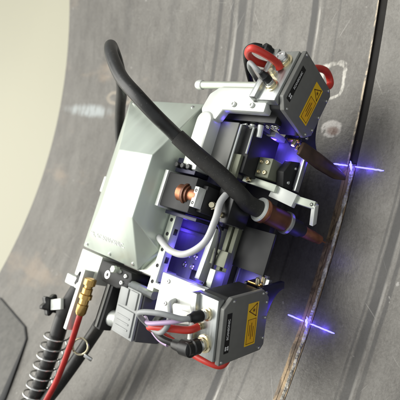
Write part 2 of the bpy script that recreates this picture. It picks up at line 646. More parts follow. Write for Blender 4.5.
# a thin steel pad lying on the pipe, lower left
def pad():
    root = empty('backing_plate', on_wall(-40, 52))
    tag(root, 'flat grey steel plate with dark edges lying on the pipe wall by the rim', 'plate')
    org = Vector(root.location) / CM
    cs = [(-36.4, 64), (-36.0, 61.5), (-37.3, 49.5), (-38.6, 47.3), (-46.5, 43.4), (-56, 40), (-56, 64)]

    def pts(ins, h):
        cx, cy = -47, 54
        return [on_wall(cx + (x - cx) * ins, cy + (y - cy) * ins, h) - org for x, y in cs]
    mb = MB()
    mb.hull([*pts(1.0, -0.05), *pts(1.0, 0.22)], 0)
    mb.build('edge_band', 'pad_edge', root)
    mb = MB()
    mb.hull([*pts(0.985, 0.1), *pts(0.982, 0.30)], 0)
    mb.build('plate', 'pad_steel', root)


pad()

# ================================================================== THE WELDING CARRIAGE
ORG = (-7.5, 0, 0.3)
TILT = RAD(7)
MW = Matrix.Translation(Vector(ORG)) @ Matrix.Rotation(TILT, 4, 'Y')   # carriage frame (cm) -> world (cm)


def W(u, v, w):
    return MW @ Vector((u, v, w))


car = empty('welding_carriage', ORG, TILT)
tag(car, 'aluminium orbital welding carriage with faceted bright cover standing on the pipe wall', 'welding carriage')

# faceted cover
mb = MB()
mb.hull([(-12.0, 15.0, 13.2), (-9.0, 12.6, 13.2), (8.1, 12.6, 13.2), (8.1, 26.4, 13.2), (-12.0, 26.4, 13.2),
         (-11.9, 15.1, 12.4), (-8.9, 12.7, 12.4), (8.0, 12.7, 12.4), (8.0, 26.3, 12.4), (-11.9, 26.3, 12.4),
         (-6.4, 13.3, 17.6), (0.5, 13.3, 17.6), (0.5, 19.3, 17.6), (-6.4, 19.3, 17.6)], 0.12)
cover = mb.build('cover', 'cover_aluminium', car)
mb = MB()
mb.box(-12.1, 8.2, 13.0, 26.5, 11.8, 12.35, 0.08)
mb.build('cover_flange', 'pale_green_aluminium', car)
# lettering on the sloped end of the cover
up_slope = Vector((5.6, 0, 4.4))
f_txt = frame((-9.9, 19.6, 14.85), (0, -1, 0), up_slope)
f_txt.translation += f_txt.to_3x3() @ Vector((0.35, 0.05, 0.025))
put_mesh('lettering', text_mesh('SCANSONIC', 0.95, 0.015, 1.05), f_txt, 'print_white', cover)
mb = MB()
for sgn in (-1, 1):
    mb.box(-0.42, 0.42, -0.09, 0.09, -0.006, 0.006, 0, Matrix.Rotation(sgn * RAD(52), 4, 'Z'))
mb.box(-0.3, 0.3, 0.27, 0.36, -0.006, 0.006, 0)
mb.box(-0.3, 0.3, -0.36, -0.27, -0.006, 0.006, 0)
me = mb.bm
tmp = bpy.data.meshes.new('emblem')
me.to_mesh(tmp)
me.free()
f_em = f_txt.copy()
f_em.translation += f_txt.to_3x3() @ Vector((-3.55, 0, 0))
put_mesh('emblem', tmp, f_em, 'print_white', cover)
nrm = f_txt.to_3x3() @ Vector((0, 0, 1))
for v in (15.6, 20.2, 25.2):
    screw(cover, Vector((-11.5, v, 13.6)), nrm, 0.22)
for v in (14.0, 25.0):
    screw(cover, (7.5, v, 13.55), (1, 0, 1.7), 0.2)
for u in (-6, -1.5, 3.5):
    screw(cover, (u, 12.65, 12.85), (0, -1, 0.05), 0.18)

mb = MB()
mb.box(-4.6, -2.4, 26.4, 28.3, 10.9, 12.2, 0.15)
mb.build('side_latch', 'white_aluminium', car)

# chassis and wheels
mb = MB()
mb.box(-11.2, 7.2, 17.0, 25.4, 2.8, 11.8, 0.15)
chassis = mb.build('chassis', 'charcoal_anodised', car)
mb = MB()
mb.box(-12.2, -11.25, 13.2, 26.0, 5.5, 11.75, 0.1)
mb.build('end_plate', 'white_aluminium', car)
mb = MB()
mb.box(7.25, 8.0, 13.2, 26.0, 5.5, 11.75, 0.1)
mb.build('end_plate', 'white_aluminium', car)
for u in (-9.2, 5.0):
    for v in (15.4, 24.2):
        P = MW.inverted() @ on_wall(*(W(u, v, 0).xy), 2.6)
        c_ = Vector((u, v, P.z))
        mb = MB()
        mb.lathe(c_ - Vector((0, 1.1, 0)), c_ + Vector((0, 1.1, 0)), [(0, 1.9), (0.1, 2.35), (0.25, 2.5), (1.95, 2.5), (2.1, 2.35), (2.2, 1.9)], 32)
        wh = mb.build('wheel', 'charcoal_anodised', car)
        mb = MB()
        mb.lathe(c_ - Vector((0, 1.3, 0)), c_ + Vector((0, 1.3, 0)), [(0, 0.8), (0.1, 1.0), (2.5, 1.0), (2.6, 0.8)], 20)
        mb.build('hub', 'machined_aluminium', wh)

# slotted rails along the front of the cover
mb = MB()
mb.box(-13.4, 6.6, 12.95, 13.9, 10.8, 11.75, 0.06)
mb.build('rail', 'olive_aluminium', car)
mb = MB()
mb.box(-13.4, -4.7, 11.4, 12.4, 12.2, 13.4, 0.06)
rail = mb.build('rail', 'pale_green_aluminium', car)
for u in (-12.4, -10.6, -8.8, -7.0, -5.4):
    screw(rail, (u, 11.9, 13.4), (0, 0, 1), 0.22, 'charcoal_anodised', 0.1, 'bolt')
for u in (-12.6, -9.8, -6.6, -3.6):
    mb = MB()
    mb.box(u - 0.35, u + 0.35, 11.36, 11.42, 12.5, 13.0, 0.02)
    mb.build('slot', 'black_plastic', rail)

# recessed drive plate that catches the laser light
mb = MB()
mb.box(-12.4, 6.6, 8.6, 16.6, 8.2, 8.8, 0.05)
drive = mb.build('drive_plate', 'brushed_panel', car)
mb = MB()
mb.box(-12.3, 6.5, 16.0, 16.55, 8.85, 11.7, 0.05)
mb.build('back_panel', 'brushed_panel', car)
for u, v in ((-8.7, 12.1), (-8.6, 11.0), (-9.9, 12.3), (-9.8, 11.1)):
    screw(drive, (u, v, 8.8), (0, 0, 1), 0.36, 'steel_bright', 0.3, 'bolt')
mb = MB()
mb.box(-11.2, -10.1, 8.9, 11.0, 8.8, 8.9, 0.03)
mb.build('slot_cover', 'black_plastic', drive)
mb = MB()
mb.box(-6.3, -5.9, 10.0, 14.6, 8.8, 9.2, 0.04)
mb.build('rib', 'brushed_panel', drive)
# bright blade at the side of the recess
mb = MB()
mb.prism([(-11.2, 8.0), (-4.6, 8.0), (-4.6, 10.6), (-10.6, 11.0)], 7.7, 8.35, 'y', 0.05)
mb.build('blade', 'white_aluminium', car)

# horizontal slide motor with its copper shaft
mb = MB()
mb.box(-4.3, -0.6, 7.5, 11.9, 11.8, 15.8, 0.12)
mot = mb.build('slide_motor', 'charcoal_anodised', car)
mb = MB()
mb.box(-4.45, -0.45, 11.9, 12.4, 11.6, 16.0, 0.06)
mb.build('motor_flange', 'white_aluminium', mot)
mb = MB()
mb.lathe((-2.45, 9.7, 15.55), (-2.45, 6.6, 15.3), [(0, 0.75), (0.15, 0.92), (1.0, 0.92), (1.02, 0.7), (2.6, 0.7)], 24)
mb.build('shaft', 'copper', mot)
mb = MB()
mb.lathe((-2.45, 8.75, 15.45), (-2.45, 6.6, 15.3), [(0, 1.12), (0.3, 1.12), (0.3, 0.95), (0.6, 0.95)], 24)
mb.build('bushing', 'brown_sleeve', mot)
mb = MB()
mb.box(-3.6, -1.5, 6.75, 7.35, 14.9, 16.0, 0.05)
mb.build('shaft_plate', 'white_aluminium', mot)
for u in (-3.2, -1.9):
    screw(mot, (u, 7.05, 16.0), (0, 0, 1), 0.17, 'charcoal_anodised', 0.08)
mb = MB()
mb.box(-3.9, -1.1, 6.7, 7.45, 11.5, 14.85, 0.08)
mb.build('bearing_block', 'charcoal_anodised', mot)
mb = MB()
mb.box(-4.2, -0.7, 4.4, 6.6, 10.0, 13.2, 0.12)
mb.build('slide_block', 'black_plastic', car)
mb = MB()
mb.box(-4.9, -4.5, 7.2, 12.0, 10.0, 14.6, 0.05)
mb.build('side_plate', 'navy_flange', car)

# small valve block behind the slide motor
mb = MB()
mb.box(-0.3, 1.3, 9.2, 12.3, 12.6, 14.8, 0.1)
vb = mb.build('valve_block', 'navy_flange', car)
for v in (9.8, 10.7, 11.6):
    mb = MB()
    mb.cyl((0.4, v, 14.8), (0.4, v, 15.5), 0.3, 12)
    mb.build('valve_stem', 'black_plastic', vb)

# vertical slide in the middle: long rails and dark carriage
for v in (6.6, 5.7):
    mb = MB()
    mb.box(-11.6, -4.2, v - 0.28, v + 0.28, 9.0, 9.8, 0.05)
    mb.build('slide_rail', 'olive_aluminium', car)
mb = MB()
mb.box(-11.4, 5.8, 3.4, 8.4, 6.4, 7.3, 0.08)
mb.build('slide_bed', 'charcoal_anodised', car)
mb = MB()
mb.box(-8.6, -6.9, 5.2, 7.3, 9.9, 10.6, 0.06)
cb = mb.build('slide_clamp', 'olive_aluminium', car)
screw(cb, (-7.4, 6.8, 10.6), (0, 0, 1), 0.22, 'charcoal_anodised')
mb = MB()
mb.box(-10.9, -9.0, 5.3, 6.1, 9.9, 11.6, 0.06)
mb.build('slide_stop', 'pale_green_aluminium', car)

# dark motor case of the weaving unit, with bright corner bars
mb = MB()
mb.box(0.9, 6.2, 6.4, 10.3, 8.6, 13.6, 0.1)
case = mb.build('motor_case', 'grey_anodised', car)
mb = MB()
mb.tube([(1.0, 6.1, 13.5), (6.0, 6.1, 13.5), (6.1, 5.4, 13.5)], 0.14, 8, 1)
mb.build('edge_bar', 'machined_aluminium', case)
mb = MB()
mb.box(1.2, 6.0, 4.8, 6.0, 8.2, 12.7, 0.1)
case2 = mb.build('motor_case', 'charcoal_anodised', car)
mb = MB()
mb.tube([(3.2, 4.9, 12.9), (6.0, 4.9, 12.9), (6.1, 5.6, 12.9)], 0.13, 8, 1)
mb.build('edge_bar', 'machined_aluminium', case2)
mb = MB()
mb.box(0.3, 3.0, 5.2, 6.2, 12.75, 13.2, 0.05)
mb.build('lid', 'olive_aluminium', case2)
mb = MB()
mb.box(1.5, 3.6, 3.0, 4.75, 8.2, 10.8, 0.08)
tb = mb.build('terminal_block', 'olive_aluminium', car)
for u, v in ((2.0, 4.3), (2.0, 3.5), (3.1, 4.3), (3.1, 3.5)):
    screw(tb, (u, v, 10.8), (0, 0, 1), 0.24, 'pale_gold', 0.25)
# dark gear housing and blue-lit guard plate ahead of the torch
mb = MB()
mb.prism([(1.2, 6.0), (4.0, 6.0), (4.4, 7.2), (4.0, 9.0), (2.6, 9.8), (1.2, 9.2)], 2.0, 2.9, 'y', 0.08)
gh = mb.build('gear_housing', 'charcoal_anodised', car)
for u, w in ((1.8, 6.8), (1.8, 8.6), (3.5, 8.0)):
    screw(gh, (u, 2.0, w), (0, -1, 0), 0.2)
mb = MB()
mb.box(1.6, 6.6, 1.7, 6.4, 7.2, 7.55, 0.04)
gp = mb.build('guard_plate', 'brushed_panel', car)
mb = MB()
mb.box(1.2, 5.6, 1.3, 1.68, 7.2, 7.9, 0.05)
mb.build('guard_edge', 'machined_aluminium', gp)
mb = MB()
mb.box(6.2, 6.8, 4.6, 5.8, 7.6, 9.6, 0.06)
mb.build('guard_bracket', 'white_aluminium', gp)

# upper arm, holds the leading sensor: rounded post, neck and slab
mb = MB()
poly = [(0.2, 8.9)] + [(5.6 + 1.1 * math.sin(a), 10.0 - 1.1 * math.cos(a)) for a in [RAD(t) for t in range(0, 181, 15)]] + [(0.2, 11.1)]
mb.prism(poly, 12.8, 15.2, 'z', 0.25)
mb.build('arm_post', 'white_aluminium', car)
mb = MB()
mb.prism([(5.9, 8.6), (7.0, 8.0), (7.0, 2.6), (9.5, 2.6), (9.5, 9.4), (8.7, 10.6), (7.0, 11.2), (6.0, 10.6)], 13.7, 14.9, 'z', 0.2)
arm = mb.build('arm_slab', 'white_aluminium', car)
for v in (4.2, 6.6):
    screw(arm, (7.6, v, 15.0), (0, 0, 1), 0.3, 'white_aluminium', 0.25)
mb = MB()
mb.cyl((9.9, 4.5, 14.3), (9.9, 12.8, 14.3), 0.42, 20)
rod = mb.build('guide_rod', 'pale_green_aluminium', car)
mb = MB()
mb.lathe((9.9, 12.6, 14.3), (9.9, 14.0, 14.3), [(0, 0.40), (0.1, 0.52), (0.5, 0.58), (0.9, 0.48), (1.05, 0.25)], 20)
mb.build('rod_knob', 'white_aluminium', rod)
mb = MB()
mb.box(8.0, 10.0, 9.8, 11.2, 11.0, 13.5, 0.1)
mb.build('arm_root', 'charcoal_anodised', car)
mb = MB()
mb.box(6.6, 9.8, 2.4, 11.0, 11.9, 13.0, 0.08)
ub = mb.build('arm_carrier', 'black_plastic', car)
for v, u in ((4.6, 6.55), (5.7, 6.55)):
    mb = MB()
    mb.cyl((u, v, 12.3), (u - 1.3, v, 12.1), 0.32, 12)
    mb.build('clamp_bolt', 'white_aluminium', ub)
for v, u in ((3.2, 6.55), (3.9, 6.5), (2.8, 6.5)):
    screw(ub, (u, v, 12.0), (-1, 0, 0.4), 0.3)
mb = MB()
mb.box(6.4, 7.0, 5.2, 10.8, 8.8, 11.4, 0.05)
mb.build('cross_panel', 'brushed_panel', car)

# lower arm, holds the trailing sensor
mb = MB()
mb.prism([(-10.9, 10.2), (-15.0, 9.7), (-15.2, 6.4), (-14.4, 3.5), (-10.8, 3.2)], 12.4, 14.0, 'z', 0.15)
arm2 = mb.build('arm_slab', 'white_aluminium', car)
mb = MB()
mb.prism([(-10.9, 5.6), (-12.2, 6.6), (-13.6, 5.6), (-13.4, 3.9), (-10.8, 3.4)], 14.05, 14.5, 'z', 0.08)
mb.build('arm_step', 'white_aluminium', arm2)
for u, v in ((-11.6, 8.9), (-13.8, 8.4)):
    screw(arm2, (u, v, 14.0), (0, 0, 1), 0.24)
mb = MB()
mb.box(-12.9, -12.3, 10.0, 11.1, 10.4, 13.8, 0.08)
mb.build('arm_bracket', 'pale_green_aluminium', car)

# dark sheet guard over the torch slide
mb = MB()
mb.box(-8.1, -3.7, 1.3, 5.4, 8.75, 9.05, 0.05)
gd = mb.build('sheet_guard', 'charcoal_anodised', car)
mb = MB()
mb.box(-8.1, -3.7, 5.42, 5.62, 8.6, 9.15, 0.03)
mb.build('guard_edge', 'machined_aluminium', gd)
mb = MB()
mb.box(-10.9, -8.0, 1.6, 5.2, 7.35, 7.7, 0.04)
gl = mb.build('lower_guard', 'brushed_panel', car)
mb = MB()
mb.box(-10.9, -7.9, 5.22, 5.5, 7.4, 7.95, 0.03)
mb.build('guard_edge', 'machined_aluminium', gl)
mb = MB()
mb.box(-10.9, -8.3, 1.15, 1.55, 7.4, 7.95, 0.03)
mb.build('guard_edge', 'machined_aluminium', gl)

# torch bracket
mb = MB()


def bar(mb, p0, p1, width, thick, upn=(0, 0, 1), bev=0.06):
    p0, p1 = Vector(p0), Vector(p1)
    d = p1 - p0
    M = frame((p0 + p1) / 2, d, Vector(upn).cross(d))
    mb.box(-d.length / 2, d.length / 2, -width / 2, width / 2, -thick / 2, thick / 2, bev, M)


bar(mb, (1.15, 6.3, 10.2), (0.75, 2.4, 9.5), 0.8, 0.9)
tbk = mb.build('torch_bracket', 'pale_green_aluminium', car)
mb = MB()
bar(mb, (0.6, 3.2, 9.0), (0.1, 0.6, 8.3), 1.4, 1.1)
mb.build('bracket_block', 'white_aluminium', tbk)
mb = MB()
bar(mb, (0.4, 1.8, 8.2), (0.2, -1.2, 7.4), 0.8, 0.9)
mb.build('bracket_bar', 'pale_green_aluminium', tbk)
mb = MB()
bar(mb, (0.25, -1.25, 7.6), (-1.6, -0.9, 6.4), 0.7, 0.45, (0, -1, 0))
mb.build('bracket_tab', 'white_aluminium', tbk)
screw(tbk, (0.2, -1.0, 7.9), (0, -0.2, 1), 0.2, 'black_plastic', 0.08)
screw(tbk, (1.0, 5.4, 10.65), (0, 0, 1), 0.3, 'pale_gold', 0.3)

# brackets at the tail end: bored block, threaded rod, clamp bar
mb = MB()
mb.prism([(-12.6, 22.2), (-12.6, 16.2), (-13.2, 15.8), (-14.4, 16.2), (-15.0, 18.0), (-15.0, 21.0), (-14.0, 22.2)], 9.6, 12.9, 'z', 0.2)
blk = mb.build('bored_block', 'charcoal_anodised', car)
mb = MB()
mb.lathe((-14.0, 20.3, 12.8), (-14.0, 20.3, 14), [(0, 0.5), (0.12, 0.5), (0.12, 0.36), (0.08, 0.1)], 20)
mb.build('eyelet', 'steel_bright', blk)
for u, v in ((-13.0, 18.0), (-13.2, 16.8), (-14.1, 17.2)):
    screw(blk, (u, v, 12.9), (0, 0, 1), 0.26, 'steel_bright', 0.3)
mb = MB()
mb.lathe((-12.95, 18.6, 12.9), (-12.95, 18.6, 14), [(0, 0.4), (0.5, 0.4), (0.55, 0.5), (0.9, 0.42)], 6)
mb.build('hex_bolt', 'pale_green_aluminium', blk)
mb = MB()
prof = []
for k in range(26):
    prof += [(k * 0.2, 0.40), (k * 0.2 + 0.1, 0.52)]
mb.lathe((-13.9, 17.0, 12.4), (-13.9, 11.4, 12.4), prof, 14)
mb.build('threaded_rod', 'machined_aluminium', car)
mb = MB()
mb.box(-16.0, -12.4, 22.9, 27.6, 8.6, 12.4, 0.15)
tail = mb.build('tail_block', 'white_aluminium', car)
mb = MB()
mb.box(-22.0, -14.4, 23.1, 23.75, 12.6, 14.2, 0.08)
mb.build('clamp_bar', 'white_aluminium', tail)
mb = MB()
mb.box(-17.4, -16.1, 25.6, 28.6, 10.6, 12.8, 0.15)
mb.build('cable_clamp', 'white_aluminium', tail)
mb = MB()
mb.box(-20.5, -14.6, 19.2, 20.6, 10.6, 12.4, 0.12)
mb.build('tail_beam', 'charcoal_anodised', car)
mb = MB()
mb.box(-20.3, -14.8, 19.65, 20.1, 12.42, 12.6, 0.04)
mb.build('beam_groove', 'grey_anodised', car)

# ================================================================== SENSORS
def sensor(loc, tilt, mir, label, dp=3.5):
    """origin at the foot of the front plate; x = width, y = depth (away), z = up. mir: side of the long nose"""
    r = empty('laser_sensor', loc, tilt)
    tag(r, label, 'sensor', 'laser seam sensors on the carriage arms')
    w2, h = 3.15, 6.5
    oct_ = [(-w2, 0.5), (-w2 + 0.5, 0), (w2 - 0.9, 0), (w2, 0.9), (w2, h - 1.0), (w2 - 0.9, h), (-w2, h)]
    oct_ = [(x * mir, z) for x, z in oct_]
    mb = MB()
    mb.prism(oct_, 0.0, 0.5, 'y', 0.07)
    plate = mb.build('face_plate', 'grey_anodised', r)
    mb = MB()
    o2 = [(x * 0.97, h / 2 + (z - h / 2) * 0.97) for x, z in oct_]
    mb.prism(o2, 0.52, dp - 0.2, 'y', 0.1)
    mb.build('case', 'charcoal_anodised', r)
    # machined connector block on top
    mb = MB()
    mb.box(-2.95, 2.95, 0.55, dp, h - 0.6, h + 0.25, 0.12)
    top = mb.build('connector_block', 'machined_aluminium', r)
    mb = MB()
    mb.box(-2.95, 2.95, dp - 0.6, dp + 0.15, h - 0.6, h + 0.7, 0.1)
    mb.build('connector_ledge', 'machined_aluminium', top)
    for x, rr in ((1.35, 0.42), (-1.55, 0.55)):
        x *= mir
        mb = MB()
        mb.lathe((x, dp / 2, h + 0.22), (x, dp / 2, h + 3), [(0, rr * 1.55), (0.18, rr * 1.55), (0.22, rr * 1.2), (0.5, rr * 1.2), (0.55, rr)], 24)
        c = mb.build('connector', 'pale_gold', r)
        mb = MB()
        mb.lathe((x, dp / 2, h + 0.7), (x, dp / 2, h + 3), [(0, rr), (0.15, rr * 1.1), (0.3, rr), (0.4, rr * 1.08), (0.55, rr * 0.95), (0.55, rr * 0.6), (0.45, rr * 0.55)], 24)
        mb.build('connector_ring', 'steel_bright', c)
    mb = MB()
    mb.lathe((0, dp * 0.65, h + 0.22), (0, dp * 0.65, h + 3), [(0, 0.34), (0.3, 0.34), (0.3, 0.26), (0.8, 0.26)], 6)
    mb.build('hose_nipple', 'pale_gold', r)
    for x, z in ((-2.85, h - 0.3), (-2.85, 0.75), (2.8, 1.0), (2.8, h - 1.25), (0.2, 0.25), (-1.9, 0.28), (1.8, 0.3)):
        screw(plate, (x * mir, 0.0, z), (0, -1, 0), 0.17, 'steel_bright', 0.14)
    # black name strip
    mb = MB()
    mb.box(-2.1, 1.75, -0.03, 0.0, h - 1.15, h - 0.5, 0)
    strip = mb.build('name_strip', 'label_black', plate)
    zc = h - 0.83
    put_mesh('lettering', text_mesh('SCANSONIC', 0.36, 0.006, 1.0), frame((0.22, -0.04, zc), (1, 0, 0), (0, 0, 1)), 'print_white', plate)
    mb = MB()
    for sgn in (-1, 1):
        mb.box(-0.27, 0.27, -0.07, 0.07, -0.006, 0.006, 0, Matrix.Rotation(sgn * RAD(50), 4, 'Z'))
    mb.box(-0.2, 0.2, 0.17, 0.23, -0.005, 0.005, 0)
    mb.box(-0.2, 0.2, -0.23, -0.17, -0.005, 0.005, 0)
    tm = bpy.data.meshes.new('emblem')
    mb.bm.to_mesh(tm)
    mb.bm.free()
    put_mesh('emblem', tm, frame((-1.62, -0.04, zc), (1, 0, 0), (0, 0, 1)), 'print_white', plate)
    # yellow laser warning label
    z0, z1 = 1.55, 3.1
    x0, x1 = -2.15, 2.15
    mb = MB()
    mb.box(x0, x1, -0.03, 0.0, z0, z1, 0)
    lab = mb.build('warning_label', 'label_yellow', plate)

    def line(mb, a, c, t):
        a, c = Vector(a), Vector(c)
        d = c - a
        M = frame((a + c) / 2, d, (0, -1, 0))
        mb.box(-d.length / 2 - t / 2, d.length / 2 + t / 2, -0.004, 0.004, -t / 2, t / 2, 0, M)
    zc = (z0 + z1) / 2
    mb = MB()
    T = [(0.75, -0.04, z0 + 0.28), (2.0, -0.04, z0 + 0.28), (1.375, -0.04, z1 - 0.22)]
    for i in range(3):
        line(mb, T[i], T[(i + 1) % 3], 0.10)
    mb.cyl((1.375, -0.045, zc - 0.12), (1.375, -0.035, zc - 0.12), 0.13, 12, 0)
    for k in range(8):
        a = k * math.pi / 4
        line(mb, (1.375 + 0.15 * math.cos(a), -0.04, zc - 0.12 + 0.15 * math.sin(a)), (1.375 + 0.24 * math.cos(a), -0.04, zc - 0.12 + 0.24 * math.sin(a)), 0.03)
    mb.build('warning_triangle', 'print_brown', lab)
    mb = MB()
    mb.box(-1.95, 0.5, -0.036, -0.03, z0 + 0.22, z1 - 0.22, 0)
    mb.build('text_field', 'label_orange', lab)
    mb = MB()
    B = [(-1.95, -0.04, z0 + 0.2), (0.5, -0.04, z0 + 0.2), (0.5, -0.04, z1 - 0.2), (-1.95, -0.04, z1 - 0.2)]
    for i in range(4):
        line(mb, B[i], B[(i + 1) % 4], 0.06)
    for k, (a, c) in enumerate(((-1.1, -0.1), (-1.5, 0.1), (-1.3, -0.3))):
        line(mb, (a, -0.042, z1 - 0.5 - k * 0.27), (c, -0.042, z1 - 0.5 - k * 0.27), 0.09)
    mb.build('label_print', 'print_brown', lab)
    # dark foot flange with a concave cut, longest on the side towards the torch
    arc = []
    for k in range(0, 11):
        a = RAD(k * 9)
        arc.append((-2.3 + 4.6 * math.sin(a), -3.5 + 2.9 * (math.cos(a))))
    poly = [(-2.7, 0.3), (3.0, 0.3), (3.05, -3.4)] + [(x, z) for x, z in arc[::-1]] + [(-2.7, -0.6)]
    poly = [(x * mir, z) for x, z in poly]
    mb = MB()
    mb.prism(poly, 0.7, 1.2, 'y', 0.05)
    nose = mb.build('foot_flange', 'navy_flange', r)
    poly2 = [(x, z) for x, z in poly]
    mb = MB()
    mb.prism(poly2, dp - 0.8, dp - 0.4, 'y', 0.05)
    mb.build('foot_flange', 'navy_flange', r)
    mb = MB()
    mb.box(-2.5, 2.5, 1.25, dp - 0.85, -0.45, 0.3, 0.08)
    mb.build('optics_hood', 'black_plastic', r)
    for x, z in ((2.4, -0.35), (1.0, -0.32)):
        screw(nose, (x * mir, 0.7, z), (0, -1, 0), 0.2)
    # gilt tab and pins on the torch side
    mb = MB()
    s_ = mir
    mb.box(min(3.06 * s_, 3.3 * s_), max(3.06 * s_, 3.3 * s_), 0.9, dp - 1.0, 0.0, 0.5, 0.04)
    mb.build('earth_tab', 'brass', r)
    for y, z in ((1.3, 0.0), (1.3, 0.9)):
        mb = MB()
        mb.cyl((3.2 * s_, y, z - 0.5), (3.9 * s_, y, z - 0.5), 0.24, 12)
        mb.build('pin', 'pale_gold', r)
    return r


S_low = sensor((-18.35, -0.2, 10.2), RAD(-10), 1, 'nearly upright grey laser sensor with yellow label beside the tangle of sensor cables')
S_up = sensor((2.6, 0.8, 7.25), RAD(22), -1, 'steeply tilted grey laser sensor with yellow label under the red hose arch', 3.3)
bpy.context.view_layer.update()
ML = Matrix.Translation(Vector((-18.35, -0.2, 10.2))) @ Matrix.Rotation(RAD(-10), 4, 'Y')
MU = Matrix.Translation(Vector((2.6, 0.8, 7.25))) @ Matrix.Rotation(RAD(22), 4, 'Y')

# long dark shield plate at the leading sensor
SHIELD = [(-3.2, 0.4, 0.2), (-2.7, 0.0, -2.6), (-2.5, -0.7, -5.3), (-2.7, -1.3, -6.7), (-3.2, -1.4, -6.9), (-3.9, -1.0, -5.6), (-4.3, -0.2, -3.2), (-4.7, 0.4, 0.2)]
mb = MB()
mb.hull([Vector(p) + Vector((0, dy, 0)) for dy in (-0.2, 0.2) for p in SHIELD], 0.08)
mb.build('heat_shield', 'scorched_sheet', S_up)


# ================================================================== LASER STRIPES
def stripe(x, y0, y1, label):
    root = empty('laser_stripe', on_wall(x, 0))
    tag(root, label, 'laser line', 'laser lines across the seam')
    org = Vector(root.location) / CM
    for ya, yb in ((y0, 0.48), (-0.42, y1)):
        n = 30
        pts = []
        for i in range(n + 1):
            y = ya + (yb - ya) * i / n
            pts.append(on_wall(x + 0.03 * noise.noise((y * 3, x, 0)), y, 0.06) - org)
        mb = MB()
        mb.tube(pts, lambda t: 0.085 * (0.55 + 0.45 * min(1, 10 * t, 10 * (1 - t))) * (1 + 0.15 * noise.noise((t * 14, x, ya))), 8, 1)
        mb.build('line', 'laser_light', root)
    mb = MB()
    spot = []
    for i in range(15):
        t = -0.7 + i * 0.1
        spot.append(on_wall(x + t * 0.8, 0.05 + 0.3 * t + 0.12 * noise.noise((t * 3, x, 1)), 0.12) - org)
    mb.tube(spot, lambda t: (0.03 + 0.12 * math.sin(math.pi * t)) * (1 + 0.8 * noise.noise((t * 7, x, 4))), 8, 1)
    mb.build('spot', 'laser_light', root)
    return root


stripe(-19.2, 2.6, -3.4, 'blue violet laser line across the weld below the trailing sensor')
stripe(-1.1, 2.3, -3.8, 'blue violet laser line across the open groove at the leading sensor')
for x in (-19.2, -1.1):
    for y in (1.6, 0, -1.8):
        p = on_wall(x, y, 0.9) * CM
        blue_lamp('laser_glow', p, 0.011, 0.003)
for p, e in (((-8.6, 9.4, 10.2), 0.026), ((-6.2, 13.8, 9.9), 0.018), ((-11.4, 10.2, 9.8), 0.022), ((4.6, 3.2, 8.5), 0.024), ((6.3, 8.4, 13.9), 0.003),
             ((-9.4, 3.2, 8.6), 0.02), ((-4.2, 0.4, 4.6), 0.008), ((6.0, 5.6, 8.4), 0.03)):
    blue_lamp('laser_stray', W(*p) * CM, e, 0.004)

# ================================================================== TORCH
torch = empty('welding_torch', W(-2.75, 0.3, 0.7))
tag(torch, 'copper brown welding torch with pale collar pointing into the seam', 'welding torch')
TO = W(-2.75, 0.3, 0.7)
T0 = W(-1.55, 3.9, 11.4) - TO
T1 = Vector((0, 0, 0))
axis = (T1 - T0).normalized()
Ltot = (T1 - T0).length


def ta(s):
    return T0 + axis * s


mb = MB()
mb.lathe(ta(1.8), T1, [(0, 0.9), (0.05, 1.1), (3.1, 1.1), (3.5, 1.0), (3.8, 0.9)], 32)
body = mb.build('body', 'brown_sleeve', torch)
mb = MB()
mb.lathe(ta(1.6), T1, [(0, 1.02), (0.0, 1.24), (0.12, 1.3), (0.5, 1.3), (0.62, 1.22), (0.62, 1.05)], 32)
mb.build('collar', 'copper', body)
mb = MB()
mb.lathe(ta(1.4), T1, [(0, 0.98), (0.0, 1.28), (0.18, 1.32), (0.22, 1.1)], 32)
mb.build('collar_face', 'white_aluminium', body)
mb = MB()
mb.lathe(ta(5.0), T1, [(0, 1.05), (0.05, 1.25), (0.4, 1.25), (0.45, 1.05)], 32)
mb.build('clamp_ring', 'machined_aluminium', torch)
mb = MB()
mb.lathe(ta(5.5), T1, [(0, 0.8), (0.1, 0.95), (1.6, 0.9), (1.9, 0.7), (2.3, 0.65)], 28)
mb.build('insulator', 'charcoal_anodised', torch)
mb = MB()
mb.lathe(ta(7.5), T1, [(0, 0.55), (0.1, 0.66), (2.0, 0.60), (2.9, 0.5), (2.92, 0.36), (2.6, 0.34)], 28)
noz = mb.build('nozzle', 'copper', torch)
mb = MB()
mb.cyl(ta(10.2), T1 - axis * 0.05, 0.08, 8)
mb.build('wire', 'copper', torch)

# cable: ribbed sleeve near the torch, then the smooth cable arching over the cover and down behind it
tc_ = empty('torch_cable', W(2.5, 7.3, 20))
tag(tc_, 'thick black torch cable arching over the cover and down behind it', 'cable')
off = W(2.5, 7.3, 20)
pA = [(-1.55, 3.9, 11.4), (-1.0, 4.3, 12.6), (0.3, 5.9, 14.4), (1.5, 7.9, 16.4), (2.7, 9.7, 18.2)]
pA = [TO + T0 + axis * 1.7] + [W(*p) for p in pA]
mb = MB()
mb.tube([p - off for p in pA], lambda t: 0.92 - 0.08 * t, 24, 14)
mb.build('sleeve', 'sleeve_rubber', tc_)
pB = [(1.5, 7.9, 16.4), (2.2, 9.1, 17.4), (3.0, 10.0, 18.8), (3.9, 10.8, 20.8), (5.2, 12.4, 22.4), (6.9, 15.2, 23.0), (9.6, 18.8, 22.7), (11.4, 21.8, 21.2), (10.6, 23.6, 18.6), (9.0, 25.8, 15.6), (7.2, 29.9, 12.0), (5.4, 33.0, 9.0), (1.5, 35.5, 5.4), (-6, 34, 3.6), (-12, 33, 4.4)]
mb = MB()
mb.tube([W(*p) - off for p in pB], 0.72, 24, 12)
mb.build('cable', 'rubber', tc_)


